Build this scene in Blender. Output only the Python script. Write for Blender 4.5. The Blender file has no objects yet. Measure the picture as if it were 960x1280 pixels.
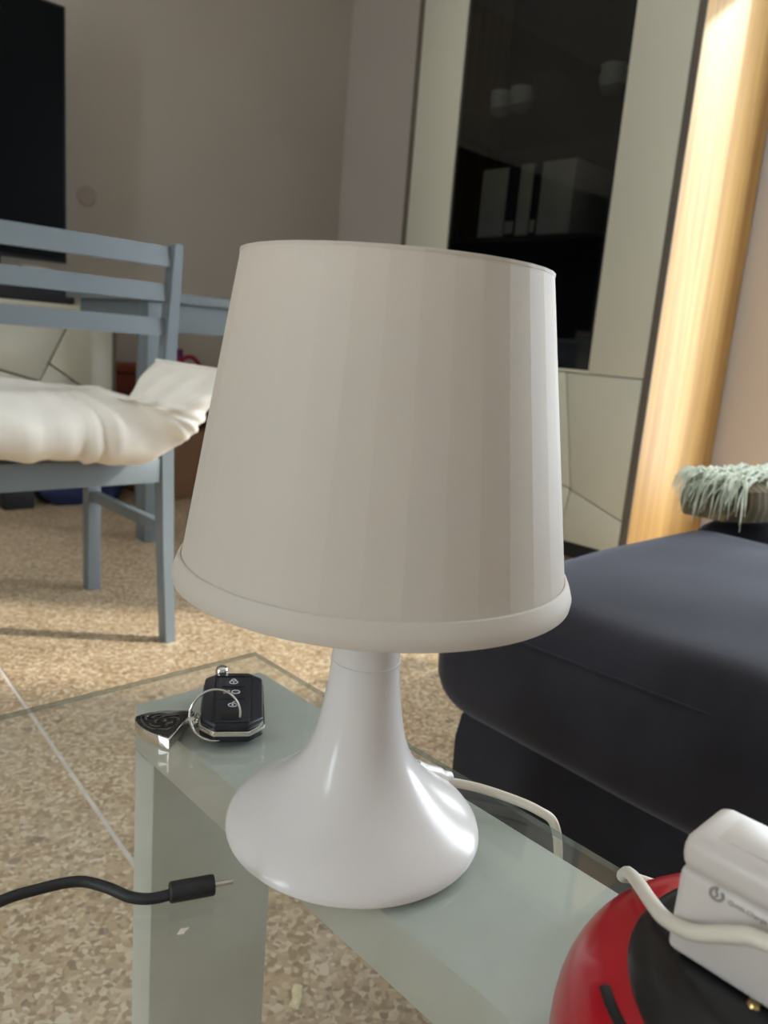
import bpy, bmesh, math, random
from mathutils import Vector, Matrix, noise
random.seed(7)
S = bpy.context.scene
COL = S.collection
PI = math.pi

# ------------------------------------------------------------------ camera
cam_d = bpy.data.cameras.new('camera')
cam = bpy.data.objects.new('camera', cam_d); COL.objects.link(cam)
yaw, pitch, roll = 0.769224, 0.211338, 0.0823552
d = Vector((math.sin(yaw)*math.cos(pitch), math.cos(yaw)*math.cos(pitch), -math.sin(pitch)))
r0 = Vector((math.cos(yaw), -math.sin(yaw), 0)); u0 = r0.cross(d)
cr = math.cos(roll)*r0 + math.sin(roll)*u0
cu = -math.sin(roll)*r0 + math.cos(roll)*u0
M = Matrix((cr, cu, -d)).transposed().to_4x4(); M.translation = Vector((0, 0, .67))
cam.matrix_world = M
cam_d.sensor_fit = 'VERTICAL'; cam_d.sensor_height = 36.0
cam_d.lens = 969.32/1280*36.0
cam_d.clip_start = .01
cam_d.dof.use_dof = True; cam_d.dof.focus_distance = .40; cam_d.dof.aperture_fstop = 13.0
S.camera = cam

# ------------------------------------------------------------------ light
S.view_settings.view_transform = 'Standard'; S.view_settings.look = 'None'
S.view_settings.gamma = 1.0; S.view_settings.use_curve_mapping = False
S.view_settings.exposure = -0.40
W = bpy.data.worlds.new('sky'); S.world = W; W.use_nodes = True
bg = W.node_tree.nodes['Background']
bg.inputs[0].default_value = (.86, .93, 1.0, 1); bg.inputs[1].default_value = 24.0
sun_d = bpy.data.lights.new('sun', 'SUN'); sun_d.energy = 5.8; sun_d.angle = math.radians(2.0); sun_d.color = (1, .92, .80)
sun = bpy.data.objects.new('sun', sun_d); COL.objects.link(sun)
sel = math.radians(31); saz = math.radians(-38)          # where the sun stands
sv = Vector((math.cos(sel)*math.cos(saz), math.cos(sel)*math.sin(saz), math.sin(sel)))
sun.rotation_euler = sv.to_track_quat('Z', 'Y').to_euler(); sun.location = (6, -5, 5)
S.cycles.max_bounces = 10; S.cycles.diffuse_bounces = 6; S.cycles.transparent_max_bounces = 16
S.cycles.caustics_reflective = False; S.cycles.caustics_refractive = False

def portal(name, loc, rot, sx, sy):
    l = bpy.data.lights.new(name, 'AREA'); l.shape = 'RECTANGLE'; l.size = sx; l.size_y = sy
    l.cycles.is_portal = True
    o = bpy.data.objects.new(name, l); COL.objects.link(o); o.location = loc; o.rotation_euler = rot
# sky portals in the three openings (guide sampling only, give no light of their own)
portal('sky_portal', (2.95, -.21, 1.1), (0, math.radians(90), 0), 2.1, .70)
portal('sky_portal.002', (2.95, .8125, 1.1), (0, math.radians(90), 0), 2.1, .345)
portal('sky_portal.001', (-2.47, .62, 1.25), (0, math.radians(-90), 0), 1.9, .36)

# ------------------------------------------------------------------ materials
def lin(c):
    f = lambda v: v/12.92 if v <= .04045 else ((v+.055)/1.055)**2.4
    return tuple(f(v/255) for v in c) + (1,)
def nt(name):
    m = bpy.data.materials.new(name); m.use_nodes = True
    t = m.node_tree; return m, t, t.nodes['Principled BSDF']
def N(t, kind, **kw):
    n = t.nodes.new(kind)
    for k, v in kw.items():
        if k in n.inputs: n.inputs[k].default_value = v
        else: setattr(n, k, v)
    return n
def ramp(t, stops, interp='LINEAR'):
    n = t.nodes.new('ShaderNodeValToRGB'); cr_ = n.color_ramp; cr_.interpolation = interp
    cr_.elements[0].position, cr_.elements[0].color = stops[0]
    cr_.elements[1].position, cr_.elements[1].color = stops[-1]
    for p, c in stops[1:-1]:
        e = cr_.elements.new(p); e.color = c
    return n
MATS = {}
def mat(name, col, rough=.5, metal=0, var=.06, scale=8, bump=0, bscale=200, coat=0, spec=.5, sheen=0):
    m, t, p = nt(name)
    c = lin(col)
    tc = N(t, 'ShaderNodeTexCoord')
    nz = N(t, 'ShaderNodeTexNoise', Scale=scale, Detail=4.0)
    t.links.new(tc.outputs['Object'], nz.inputs['Vector'])
    lo = tuple(max(0, v*(1-var)) for v in c[:3])+(1,); hi = tuple(min(1, v*(1+var)) for v in c[:3])+(1,)
    rp = ramp(t, [(.3, lo), (.7, hi)])
    t.links.new(nz.outputs['Fac'], rp.inputs[0]); t.links.new(rp.outputs[0], p.inputs['Base Color'])
    p.inputs['Roughness'].default_value = rough; p.inputs['Metallic'].default_value = metal
    p.inputs['Coat Weight'].default_value = coat; p.inputs['Specular IOR Level'].default_value = spec
    p.inputs['Sheen Weight'].default_value = sheen
    if bump:
        nb = N(t, 'ShaderNodeTexNoise', Scale=bscale, Detail=3.0); t.links.new(tc.outputs['Object'], nb.inputs['Vector'])
        b = N(t, 'ShaderNodeBump', Strength=bump, Distance=.002)
        t.links.new(nb.outputs['Fac'], b.inputs['Height']); t.links.new(b.outputs[0], p.inputs['Normal'])
    MATS[name] = m
    return m
def glass(name, tint, rough=0.0):
    m, t, p = nt(name); t.nodes.remove(p); out = t.nodes['Material Output']
    g = N(t, 'ShaderNodeNewGeometry')
    mm = N(t, 'ShaderNodeMath', operation='MULTIPLY_ADD'); mm.inputs[1].default_value = 1/1.5-1.5; mm.inputs[2].default_value = 1.5
    fr = N(t, 'ShaderNodeFresnel')                        # same 1.5 index on either side of the pane
    t.links.new(g.outputs['Backfacing'], mm.inputs[0]); t.links.new(mm.outputs[0], fr.inputs['IOR'])
    tr = N(t, 'ShaderNodeBsdfTransparent'); tr.inputs[0].default_value = tint
    gl = N(t, 'ShaderNodeBsdfGlossy'); gl.inputs['Roughness'].default_value = rough
    mx = N(t, 'ShaderNodeMixShader')
    t.links.new(fr.outputs[0], mx.inputs[0]); t.links.new(tr.outputs[0], mx.inputs[1]); t.links.new(gl.outputs[0], mx.inputs[2])
    t.links.new(mx.outputs[0], out.inputs[0]); MATS[name] = m
    return m, t, mx, out

mat('wall', (197, 190, 180), .9, var=.03, scale=2, bump=.15, bscale=60)
mat('wall_pale', (207, 200, 194), .9, var=.03, scale=2, bump=.15, bscale=60)
mat('ceiling', (244, 242, 238), .9)
mat('grout', (228, 220, 214), .8, var=.1, scale=30)
mat('skirting', (150, 138, 120), .5)
mat('window_white', (226, 224, 218), .4)
mat('chair_blue', (120, 130, 137), .42, var=.05, bump=.06, bscale=90)
mat('table_blue', (120, 132, 140), .45, var=.05)
mat('cushion', (246, 241, 231), .8, var=.05, scale=5, bump=.25, bscale=400, sheen=.2)
mat('tv_black', (10, 12, 14), .35, var=.1, spec=.05)
mat('tv_frame', (20, 20, 22), .4)
mat('cabinet_white', (214, 213, 196), .35, var=.015, scale=3)
mat('groove_dark', (112, 108, 98), .7)
mat('edge_dark', (104, 96, 86), .6)
mat('plinth', (44, 42, 42), .7)
mat('cabinet_inside', (56, 54, 52), .7)
mat('cup_white', (228, 226, 214), .4)
mat('binder_white', (222, 216, 200), .6)
mat('binder_dark', (26, 26, 28), .6)
mat('frame_pale', (212, 219, 212), .28, var=.05, scale=14, spec=.5)
mat('lamp_plastic', (233, 231, 230), .22, var=.008, scale=3, spec=.42)
mat('cord_white', (226, 220, 206), .45)
mat('black_rubber', (34, 36, 40), .5, bump=.2, bscale=500)
mat('steel', (200, 198, 194), .22, 1.0, var=.03)
mat('chrome', (222, 220, 214), .10, 1.0, var=.03)
mat('fob_plastic', (24, 28, 38), .34, var=.1, bump=.12, bscale=1500)
mat('fob_groove', (8, 9, 12), .6)
mat('icon_white', (215, 218, 222), .5)
mat('emblem_black', (14, 14, 16), .22, coat=.4)
mat('emblem_grey', (92, 90, 88), .35, .7)
mat('device_red', (176, 12, 34), .28, var=.1, scale=20, coat=.3)
mat('device_black', (24, 24, 27), .32, coat=.2)
mat('charger_white', (212, 206, 201), .38, var=.02)
mat('charger_print', (158, 152, 148), .6)
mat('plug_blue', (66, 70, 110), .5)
mat('cable_grey', (150, 150, 146), .5)
mat('brass', (205, 180, 120), .3, 1.0)
mat('cardboard', (140, 106, 80), .85, var=.1)
mat('storage_red', (140, 66, 44), .7)
mat('bag_blue', (26, 40, 84), .6, var=.25, scale=12)
mat('bag_purple', (112, 34, 104), .6, var=.2, scale=14)
mat('magenta', (176, 30, 84), .5)
mat('box_black', (20, 22, 30), .6)
mat('router_pale', (168, 156, 146), .6)
mat('plate_wall', (186, 174, 162), .6)
mat('scrap', (240, 226, 184), .8, var=.15, scale=200)
mat('fringe', (224, 233, 214), .9, var=.25, scale=60, sheen=.3)
mat('cloth_white', (232, 230, 238), .9)

# terrazzo
m, t, p = nt('terrazzo'); MATS['terrazzo'] = m
tc = N(t, 'ShaderNodeTexCoord')
v1 = N(t, 'ShaderNodeTexVoronoi', Scale=165.0, Randomness=1.0)
v2 = N(t, 'ShaderNodeTexVoronoi', Scale=34.0, Randomness=1.0)
nz = N(t, 'ShaderNodeTexNoise', Scale=5.0, Detail=5.0)
nd = N(t, 'ShaderNodeTexNoise', Scale=60.0, Detail=2.0)
mixv = N(t, 'ShaderNodeMix', data_type='RGBA', blend_type='LINEAR_LIGHT'); mixv.inputs[0].default_value = .004
t.links.new(tc.outputs['Object'], nd.inputs['Vector']); t.links.new(tc.outputs['Object'], nz.inputs['Vector'])
t.links.new(tc.outputs['Object'], mixv.inputs[6]); t.links.new(nd.outputs['Color'], mixv.inputs[7])
t.links.new(mixv.outputs[2], v1.inputs['Vector']); t.links.new(mixv.outputs[2], v2.inputs['Vector'])
sep = N(t, 'ShaderNodeSeparateColor'); t.links.new(v1.outputs['Color'], sep.inputs[0])
rp = ramp(t, [(0, lin((178, 150, 118))), (.22, lin((200, 173, 140))), (.5, lin((212, 187, 154))), (.70, lin((228, 208, 178))), (.86, lin((236, 220, 194))), (.97, lin((160, 136, 112)))], 'CONSTANT')
t.links.new(sep.outputs[0], rp.inputs[0])
sep2 = N(t, 'ShaderNodeSeparateColor'); t.links.new(v2.outputs['Color'], sep2.inputs[0])
rare = N(t, 'ShaderNodeMath', operation='GREATER_THAN'); rare.inputs[1].default_value = .80
near = N(t, 'ShaderNodeMath', operation='LESS_THAN'); near.inputs[1].default_value = .24
both = N(t, 'ShaderNodeMath', operation='MULTIPLY')
t.links.new(sep2.outputs[1], rare.inputs[0]); t.links.new(v2.outputs['Distance'], near.inputs[0])
t.links.new(rare.outputs[0], both.inputs[0]); t.links.new(near.outputs[0], both.inputs[1])
fac = N(t, 'ShaderNodeMath', operation='MULTIPLY'); fac.inputs[1].default_value = .62; t.links.new(both.outputs[0], fac.inputs[0])
mx = N(t, 'ShaderNodeMix', data_type='RGBA'); mx.inputs[7].default_value = lin((112, 92, 76))
t.links.new(fac.outputs[0], mx.inputs[0]); t.links.new(rp.outputs[0], mx.inputs[6])
mx2 = N(t, 'ShaderNodeMix', data_type='RGBA', blend_type='MULTIPLY'); mx2.inputs[0].default_value = 1
rp2 = ramp(t, [(.3, (.86, .85, .83, 1)), (.7, (1, 1, 1, 1))]); t.links.new(nz.outputs['Fac'], rp2.inputs[0])
t.links.new(mx.outputs[2], mx2.inputs[6]); t.links.new(rp2.outputs[0], mx2.inputs[7])
t.links.new(mx2.outputs[2], p.inputs['Base Color']); p.inputs['Roughness'].default_value = .38

# oak
m, t, p = nt('oak'); MATS['oak'] = m
tc = N(t, 'ShaderNodeTexCoord'); mp = N(t, 'ShaderNodeMapping'); mp.inputs['Scale'].default_value = (16, 16, .5)
n1 = N(t, 'ShaderNodeTexNoise', Scale=2.2, Detail=6.0, Distortion=.6)
t.links.new(tc.outputs['Object'], mp.inputs[0]); t.links.new(mp.outputs[0], n1.inputs['Vector'])
rp = ramp(t, [(.3, lin((160, 120, 64))), (.5, lin((182, 142, 80))), (.7, lin((194, 158, 96)))])
t.links.new(n1.outputs['Fac'], rp.inputs[0]); t.links.new(rp.outputs[0], p.inputs['Base Color']); p.inputs['Roughness'].default_value = .5

# ribbed dark sofa cloth
m, t, p = nt('sofa_cloth'); MATS['sofa_cloth'] = m
tc = N(t, 'ShaderNodeTexCoord')
nz = N(t, 'ShaderNodeTexNoise', Scale=9.0, Detail=5.0); t.links.new(tc.outputs['Object'], nz.inputs['Vector'])
rp = ramp(t, [(.3, lin((36, 36, 43))), (.7, lin((52, 52, 60)))])
t.links.new(nz.outputs['Fac'], rp.inputs[0]); t.links.new(rp.outputs[0], p.inputs['Base Color'])
wv = N(t, 'ShaderNodeTexWave', Scale=170.0, wave_type='BANDS', bands_direction='Y'); t.links.new(tc.outputs['Object'], wv.inputs['Vector'])
wv.inputs['Distortion'].default_value = .4
b = N(t, 'ShaderNodeBump', Strength=.18, Distance=.0015); t.links.new(wv.outputs['Fac'], b.inputs['Height']); t.links.new(b.outputs[0], p.inputs['Normal'])
p.inputs['Roughness'].default_value = .85; p.inputs['Sheen Weight'].default_value = .3; p.inputs['Sheen Roughness'].default_value = .35
p.inputs['Sheen Tint'].default_value = (.80, .83, 1, 1); p.inputs['Specular IOR Level'].default_value = .25

# patterned throw
m, t, p = nt('throw_cloth'); MATS['throw_cloth'] = m
tc = N(t, 'ShaderNodeTexCoord')
wv = N(t, 'ShaderNodeTexWave', Scale=9.0, Distortion=5.0, Detail=2.0, bands_direction='X'); t.links.new(tc.outputs['Object'], wv.inputs['Vector'])
rp = ramp(t, [(.2, lin((86, 74, 56))), (.5, lin((150, 132, 100))), (.8, lin((112, 104, 80)))])
t.links.new(wv.outputs['Fac'], rp.inputs[0]); t.links.new(rp.outputs[0], p.inputs['Base Color']); p.inputs['Roughness'].default_value = .95

# lamp shade: white plastic film, a little light comes through
m, t, p = nt('shade_film'); MATS['shade_film'] = m
out = t.nodes['Material Output']
p.inputs['Base Color'].default_value = lin((226, 220, 211)); p.inputs['Roughness'].default_value = .55
trn = N(t, 'ShaderNodeBsdfTranslucent'); trn.inputs[0].default_value = lin((240, 228, 212))
nz = N(t, 'ShaderNodeTexNoise', Scale=300.0); b = N(t, 'ShaderNodeBump', Strength=.08, Distance=.001)
t.links.new(nz.outputs['Fac'], b.inputs['Height']); t.links.new(b.outputs[0], p.inputs['Normal'])
mx = N(t, 'ShaderNodeMixShader'); mx.inputs[0].default_value = .25
t.links.new(p.outputs[0], mx.inputs[1]); t.links.new(trn.outputs[0], mx.inputs[2]); t.links.new(mx.outputs[0], out.inputs[0])

m, t, mx, out = glass('table_glass', (.975, .988, .980, 1))
df = N(t, 'ShaderNodeBsdfDiffuse'); df.inputs[0].default_value = lin((226, 228, 224))
tcd = N(t, 'ShaderNodeTexCoord'); dn = N(t, 'ShaderNodeTexNoise', Scale=26.0, Detail=6.0)
rpd = ramp(t, [(.35, (.022, .022, .022, 1)), (.75, (.075, .075, .075, 1))])            # dusty pale haze, painted in for the bright reflection veiling the glass
t.links.new(tcd.outputs['Object'], dn.inputs['Vector']); t.links.new(dn.outputs['Fac'], rpd.inputs[0])
m2 = N(t, 'ShaderNodeMixShader'); t.links.new(rpd.outputs[0], m2.inputs[0])
t.links.new(mx.outputs[0], m2.inputs[1]); t.links.new(df.outputs[0], m2.inputs[2]); t.links.new(m2.outputs[0], out.inputs[0])
m, t, mx, out = glass('glass_edge', (.90, .95, .925, 1))
df = N(t, 'ShaderNodeBsdfDiffuse'); df.inputs[0].default_value = lin((122, 132, 126))
m2 = N(t, 'ShaderNodeMixShader'); m2.inputs[0].default_value = .5
t.links.new(mx.outputs[0], m2.inputs[1]); t.links.new(df.outputs[0], m2.inputs[2]); t.links.new(m2.outputs[0], out.inputs[0])
glass('smoked_glass', (.55, .56, .56, 1))
glass('clear_glass', (.9, .92, .92, 1))
glass('window_glass', (.97, .98, .98, 1))

# ------------------------------------------------------------------ helpers
def wloc(o):
    v = Vector((0, 0, 0))
    while o is not None: v += o.location; o = o.parent
    return v
def fin(name, bm, mt, parent=None, origin=None, smooth=True, auto=40):
    """bmesh in room coordinates -> one object; mt a material name or list"""
    o0 = wloc(parent) if parent else Vector(origin if origin else (0, 0, 0))
    bmesh.ops.recalc_face_normals(bm, faces=bm.faces)
    bmesh.ops.translate(bm, verts=bm.verts, vec=-o0)
    me = bpy.data.meshes.new(name); bm.to_mesh(me); bm.free()
    for k in ([mt] if isinstance(mt, str) else mt): me.materials.append(MATS[k])
    if smooth:
        me.polygons.foreach_set('use_smooth', [True]*len(me.polygons))
        me.set_sharp_from_angle(angle=math.radians(auto))
    o = bpy.data.objects.new(name, me); COL.objects.link(o)
    if parent: o.parent = parent
    else: o.location = o0
    return o
def tag(o, label, cat, group=None):
    o['label'] = label; o['category'] = cat
    if group: o['group'] = group
    return o
def thing(name, label, cat, loc, group=None):
    o = bpy.data.objects.new(name, None); COL.objects.link(o); o.location = loc; o.empty_display_size = .05
    return tag(o, label, cat, group)
def struct(o): o['kind'] = 'structure'; return o
def box(x0, x1, y0, y1, z0, z1, bev=0, seg=2, bm=None):
    b = bmesh.new()
    vs = [b.verts.new((x, y, z)) for x in (x0, x1) for y in (y0, y1) for z in (z0, z1)]
    for f in ((0, 1, 3, 2), (4, 6, 7, 5), (0, 4, 5, 1), (2, 3, 7, 6), (0, 2, 6, 4), (1, 5, 7, 3)): b.faces.new([vs[i] for i in f])
    if bev: bmesh.ops.bevel(b, geom=b.edges[:], offset=bev, segments=seg, affect='EDGES', profile=.5)
    return join(bm, b)
def join(bm, b):
    if bm is None: return b
    me = bpy.data.meshes.new('tmp'); b.to_mesh(me); b.free(); bm.from_mesh(me); bpy.data.meshes.remove(me); return bm
def lathe(prof, n=48, c=(0, 0, 0), closed=False, a0=0.0, bm=None):
    b = bmesh.new(); rings = []
    for r, z in prof:
        if r < 1e-6: rings.append([b.verts.new((c[0], c[1], c[2]+z))])
        else: rings.append([b.verts.new((c[0]+r*math.cos(a0+2*PI*i/n), c[1]+r*math.sin(a0+2*PI*i/n), c[2]+z)) for i in range(n)])
    pr = list(zip(rings, rings[1:])) + ([(rings[-1], rings[0])] if closed else [])
    for A, B in pr:
        for i in range(n):
            j = (i+1) % n
            if len(A) == 1 and len(B) == 1: continue
            if len(A) == 1: b.faces.new((A[0], B[i], B[j]))
            elif len(B) == 1: b.faces.new((A[i], B[0], A[j]))
            else: b.faces.new((A[i], B[i], B[j], A[j]))
    return join(bm, b)
def smooth_path(pts, k=8):
    P = [Vector(p) for p in pts]; out = []
    for i in range(len(P)-1):
        p0 = P[max(i-1, 0)]; p1 = P[i]; p2 = P[i+1]; p3 = P[min(i+2, len(P)-1)]
        for j in range(k):
            s = j/k
            out.append(.5*((2*p1)+(p2-p0)*s+(2*p0-5*p1+4*p2-p3)*s*s+(3*p1-p0-3*p2+p3)*s**3))
    out.append(P[-1]); return out
def tube(pts, rad, n=10, k=8, up=None, rb=None, closed=False, bm=None, cap=True):
    """round tube, or a flat one when rb (half thickness along up) is given; rad may be a list"""
    P = smooth_path(pts, k) if k > 1 else [Vector(p) for p in pts]
    b = bmesh.new(); rings = []; m_ = len(P); prev = None
    for i, q in enumerate(P):
        if closed: tg = P[(i+1) % m_]-P[i-1]
        else: tg = P[min(i+1, m_-1)]-P[max(i-1, 0)]
        tg.normalize()
        ref = Vector(up) if up else (prev if prev else (Vector((0, 0, 1)) if abs(tg.z) < .9 else Vector((1, 0, 0))))
        s = tg.cross(ref)
        if s.length < 1e-5: s = tg.cross(Vector((1, 0, 0)))
        s.normalize(); w = s.cross(tg); prev = w
        ra = rad[int(i*(len(rad)-1)/(m_-1)+.5)] if isinstance(rad, (list, tuple)) else rad
        rt = rb if rb else ra
        rings.append([b.verts.new(q+s*ra*math.cos(2*PI*j/n)+w*rt*math.sin(2*PI*j/n)) for j in range(n)])
    for i in range(m_ if closed else m_-1):
        A, B = rings[i], rings[(i+1) % m_]
        for j in range(n): b.faces.new((A[j], A[(j+1) % n], B[(j+1) % n], B[j]))
    if cap and not closed:
        b.faces.new(rings[0][::-1]); b.faces.new(rings[-1])
    return join(bm, b)
def prism(poly, a0, a1, axis='z', bev=0, seg=2, bm=None):
    """extrude a 2-D outline along an axis: z -> (x,y), x -> (y,z), y -> (x,z)"""
    b = bmesh.new()
    pt = {'z': lambda p, h: (p[0], p[1], h), 'x': lambda p, h: (h, p[0], p[1]), 'y': lambda p, h: (p[0], h, p[1])}[axis]
    lo = [b.verts.new(pt(p, a0)) for p in poly]; hi = [b.verts.new(pt(p, a1)) for p in poly]; n = len(poly)
    b.faces.new(lo[::-1]); b.faces.new(hi)
    for i in range(n): b.faces.new((lo[i], lo[(i+1) % n], hi[(i+1) % n], hi[i]))
    bmesh.ops.recalc_face_normals(b, faces=b.faces)
    if bev: bmesh.ops.bevel(b, geom=b.edges[:], offset=bev, segments=seg, affect='EDGES', profile=.5)
    return join(bm, b)
def inset(poly, g):
    """shrink a convex outline by g on every side"""
    n = len(poly); A = sum(poly[i][0]*poly[(i+1) % n][1]-poly[(i+1) % n][0]*poly[i][1] for i in range(n)); sg = 1 if A > 0 else -1
    L = []
    for i in range(n):
        x0, y0 = poly[i]; x1, y1 = poly[(i+1) % n]; l = math.hypot(x1-x0, y1-y0)
        nx, ny = -(y1-y0)/l*sg, (x1-x0)/l*sg
        L.append((nx, ny, nx*(x0+nx*g)+ny*(y0+ny*g)))
    o = []
    for i in range(n):
        a, b = L[i-1], L[i]; D = a[0]*b[1]-a[1]*b[0]
        o.append(((a[2]*b[1]-b[2]*a[1])/D, (a[0]*b[2]-b[0]*a[2])/D))
    return o
def xf(bm, loc=(0, 0, 0), rz=0, rx=0, ry=0, pivot=None):
    Mx = Matrix.Translation(loc) @ Matrix.Rotation(rz, 4, 'Z') @ Matrix.Rotation(ry, 4, 'Y') @ Matrix.Rotation(rx, 4, 'X')
    bmesh.ops.transform(bm, matrix=Mx, verts=bm.verts); return bm
def text_bm(s, size, depth=.0002):
    c = bpy.data.curves.new('tmp_text', 'FONT'); c.body = s; c.size = size; c.extrude = depth; c.align_x = 'CENTER'; c.align_y = 'CENTER'
    o = bpy.data.objects.new('tmp_text', c); COL.objects.link(o)
    dg = bpy.context.evaluated_depsgraph_get(); me = bpy.data.meshes.new_from_object(o.evaluated_get(dg))
    b = bmesh.new(); b.from_mesh(me); bpy.data.objects.remove(o); bpy.data.curves.remove(c); bpy.data.meshes.remove(me); return b
def soft_box(x0, x1, y0, y1, z0, z1, r, bulge=0.0, amp=0.0, fr=6, res=.03, seed=0):
    """upholstered block: rounded edges, slightly swollen faces, fine unevenness"""
    b = bmesh.new()
    nx, ny, nz_ = [max(2, int((hi-lo)/res)) for lo, hi in ((x0, x1), (y0, y1), (z0, z1))]
    C = Vector(((x0+x1)/2, (y0+y1)/2, (z0+z1)/2)); Hh = Vector(((x1-x0)/2, (y1-y0)/2, (z1-z0)/2))
    cache = {}
    def vert(i, j, k):
        key = (i, j, k)
        if key in cache: return cache[key]
        u = Vector((2*i/nx-1, 2*j/ny-1, 2*k/nz_-1))
        q = Vector((u.x*Hh.x, u.y*Hh.y, u.z*Hh.z))
        core = Vector([max(-(Hh[a]-r), min(Hh[a]-r, q[a])) for a in range(3)])
        dlt = q-core
        if dlt.length > 1e-9: q = core+dlt.normalized()*r
        q.z += (1 if u.z > 0 else -1)*bulge*(1-u.x**2)*(1-u.y**2)*abs(u.z)
        q.x += bulge*.4*u.x*(1-u.z**2)*(1-u.y**4); q.y += bulge*.4*u.y*(1-u.z**2)*(1-u.x**4)
        w = C+q
        if amp: w += amp*noise.noise_vector(w*fr+Vector((seed, seed*2, 0)))
        cache[key] = b.verts.new(w); return cache[key]
    def face(*k):
        try: b.faces.new([vert(*q) for q in k])
        except ValueError: pass
    for i in range(nx):
        for j in range(ny):
            for k in (0, nz_): face((i, j, k), (i+1, j, k), (i+1, j+1, k), (i, j+1, k))
    for i in range(nx):
        for k in range(nz_):
            for j in (0, ny): face((i, j, k), (i+1, j, k), (i+1, j, k+1), (i, j, k+1))
    for j in range(ny):
        for k in range(nz_):
            for i in (0, nx): face((i, j, k), (i, j+1, k), (i, j+1, k+1), (i, j, k+1))
    return b

# ------------------------------------------------------------------ the room
XL, XR, YB, YF, ZC = -2.30, 2.78, -2.60, 3.40, 2.65
fl = struct(fin('floor', box(XL, XR, YB, YF, -.08, -.0010), 'grout', smooth=False))
# terrazzo slabs, laid a little askew to the walls
ang = math.radians(-4.4)
tw, tl = 1.2, 2.62
Rz = Matrix.Rotation(ang, 4, 'Z')
def clip_poly(P, axis, lim, keep_less):
    o = []
    for i in range(len(P)):
        a, b = P[i], P[(i+1) % len(P)]; ia = (a[axis] <= lim) == keep_less; ib = (b[axis] <= lim) == keep_less
        if ia: o.append(a)
        if ia != ib:
            s = (lim-a[axis])/(b[axis]-a[axis]); o.append((a[0]+s*(b[0]-a[0]), a[1]+s*(b[1]-a[1])))
    return o
for i in range(-4, 4):
    for j in range(-4, 4):
        x0, y0 = i*tw, j*tl
        P = []
        for (px, py) in ((x0+.0035, y0+.0035), (x0+tw-.0035, y0+.0035), (x0+tw-.0035, y0+tl-.0035), (x0+.0035, y0+tl-.0035)):
            q = Rz @ Vector((px, py, 0)); P.append((q.x+.366, q.y+.36))
        for ax, lim, kl in ((0, XL, False), (0, XR, True), (1, YB, False), (1, YF, True)):
            if P: P = clip_poly(P, ax, lim, kl)
        if len(P) >= 3: fin('terrazzo_slab', prism(P, -.0009, 0), 'terrazzo', fl, smooth=False)

struct(fin('ceiling', box(XL-.2, XR+.2, YB-.2, YF+.2, ZC, ZC+.1), 'ceiling', smooth=False))
struct(fin('wall_back', box(XL-.2, XR+.2, YF, YF+.15, 0, ZC), 'wall', smooth=False))
# right wall with the balcony door opening
OY0, OY1, OY2, OY3, OZ = -.56, .14, .64, .985, 2.15
b = box(XR, XR+.15, OY3, YF, 0, ZC); box(XR, XR+.15, OY1, OY2, 0, ZC, bm=b); box(XR, XR+.15, OY2, OY3, OZ, ZC, bm=b); box(XR, XR+.15, OY2, OY3, 0, .05, bm=b); box(XR, XR+.15, YB-.15, OY0, 0, ZC, bm=b); box(XR, XR+.15, OY0, OY1, OZ, ZC, bm=b)
struct(fin('wall_right', b, 'wall_pale', smooth=False))
# left wall with a window, and the wall behind the camera
b = box(XL-.15, XL, YB-.15, .44, 0, ZC); box(XL-.15, XL, .80, YF, 0, ZC, bm=b); box(XL-.15, XL, .44, .80, 0, .3, bm=b); box(XL-.15, XL, .44, .80, 2.2, ZC, bm=b)
struct(fin('wall_left', b, 'ceiling', smooth=False))
b = box(XL, XR, YB-.15, YB, 0, ZC)
struct(fin('wall_front', b, 'ceiling', smooth=False))
def frame(name, axis, pos, a0, a1, z0, z1, mull):
    e = bpy.data.objects.new(name, None); COL.objects.link(e); e['kind'] = 'structure'
    def bar(nm, p0, p1, q0, q1):
        bb = box(pos-.03, pos+.03, p0, p1, q0, q1, .004) if axis == 'x' else box(p0, p1, pos-.03, pos+.03, q0, q1, .004)
        fin(nm, bb, 'window_white', e)
    w = .05
    bar('frame_jamb', a0, a0+w, z0, z1); bar('frame_jamb', a1-w, a1, z0, z1); bar('frame_head', a0+w, a1-w, z1-w, z1); bar('frame_sill', a0+w, a1-w, z0, z0+w)
    for mm_ in mull: bar('mullion', mm_-.035, mm_+.035, z0+w, z1-w)
    ed = [a0+w]+[v for mm_ in mull for v in (mm_-.035, mm_+.035)]+[a1-w]
    for i in range(0, len(ed), 2):
        bb = box(pos-.003, pos+.003, ed[i], ed[i+1], z0+w, z1-w) if axis == 'x' else box(ed[i], ed[i+1], pos-.003, pos+.003, z0+w, z1-w)
        fin('pane', bb, 'window_glass', e, smooth=False)
frame('window_1', 'x', XR+.09, OY0, OY1, 0.0, OZ, [])
frame('window_2', 'x', XL-.09, .44, .80, .3, 2.2, [])
frame('window_3', 'x', XR+.09, OY2, OY3, .05, OZ, [])
b = box(XL, XR-.012, YF-.012, YF, 0, .07, .003)
struct(fin('baseboard_back', b, 'skirting'))
b = box(XR-.012, XR, OY3, YF-.012, 0, .07, .003); struct(fin('baseboard_right', b, 'skirting'))

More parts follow.
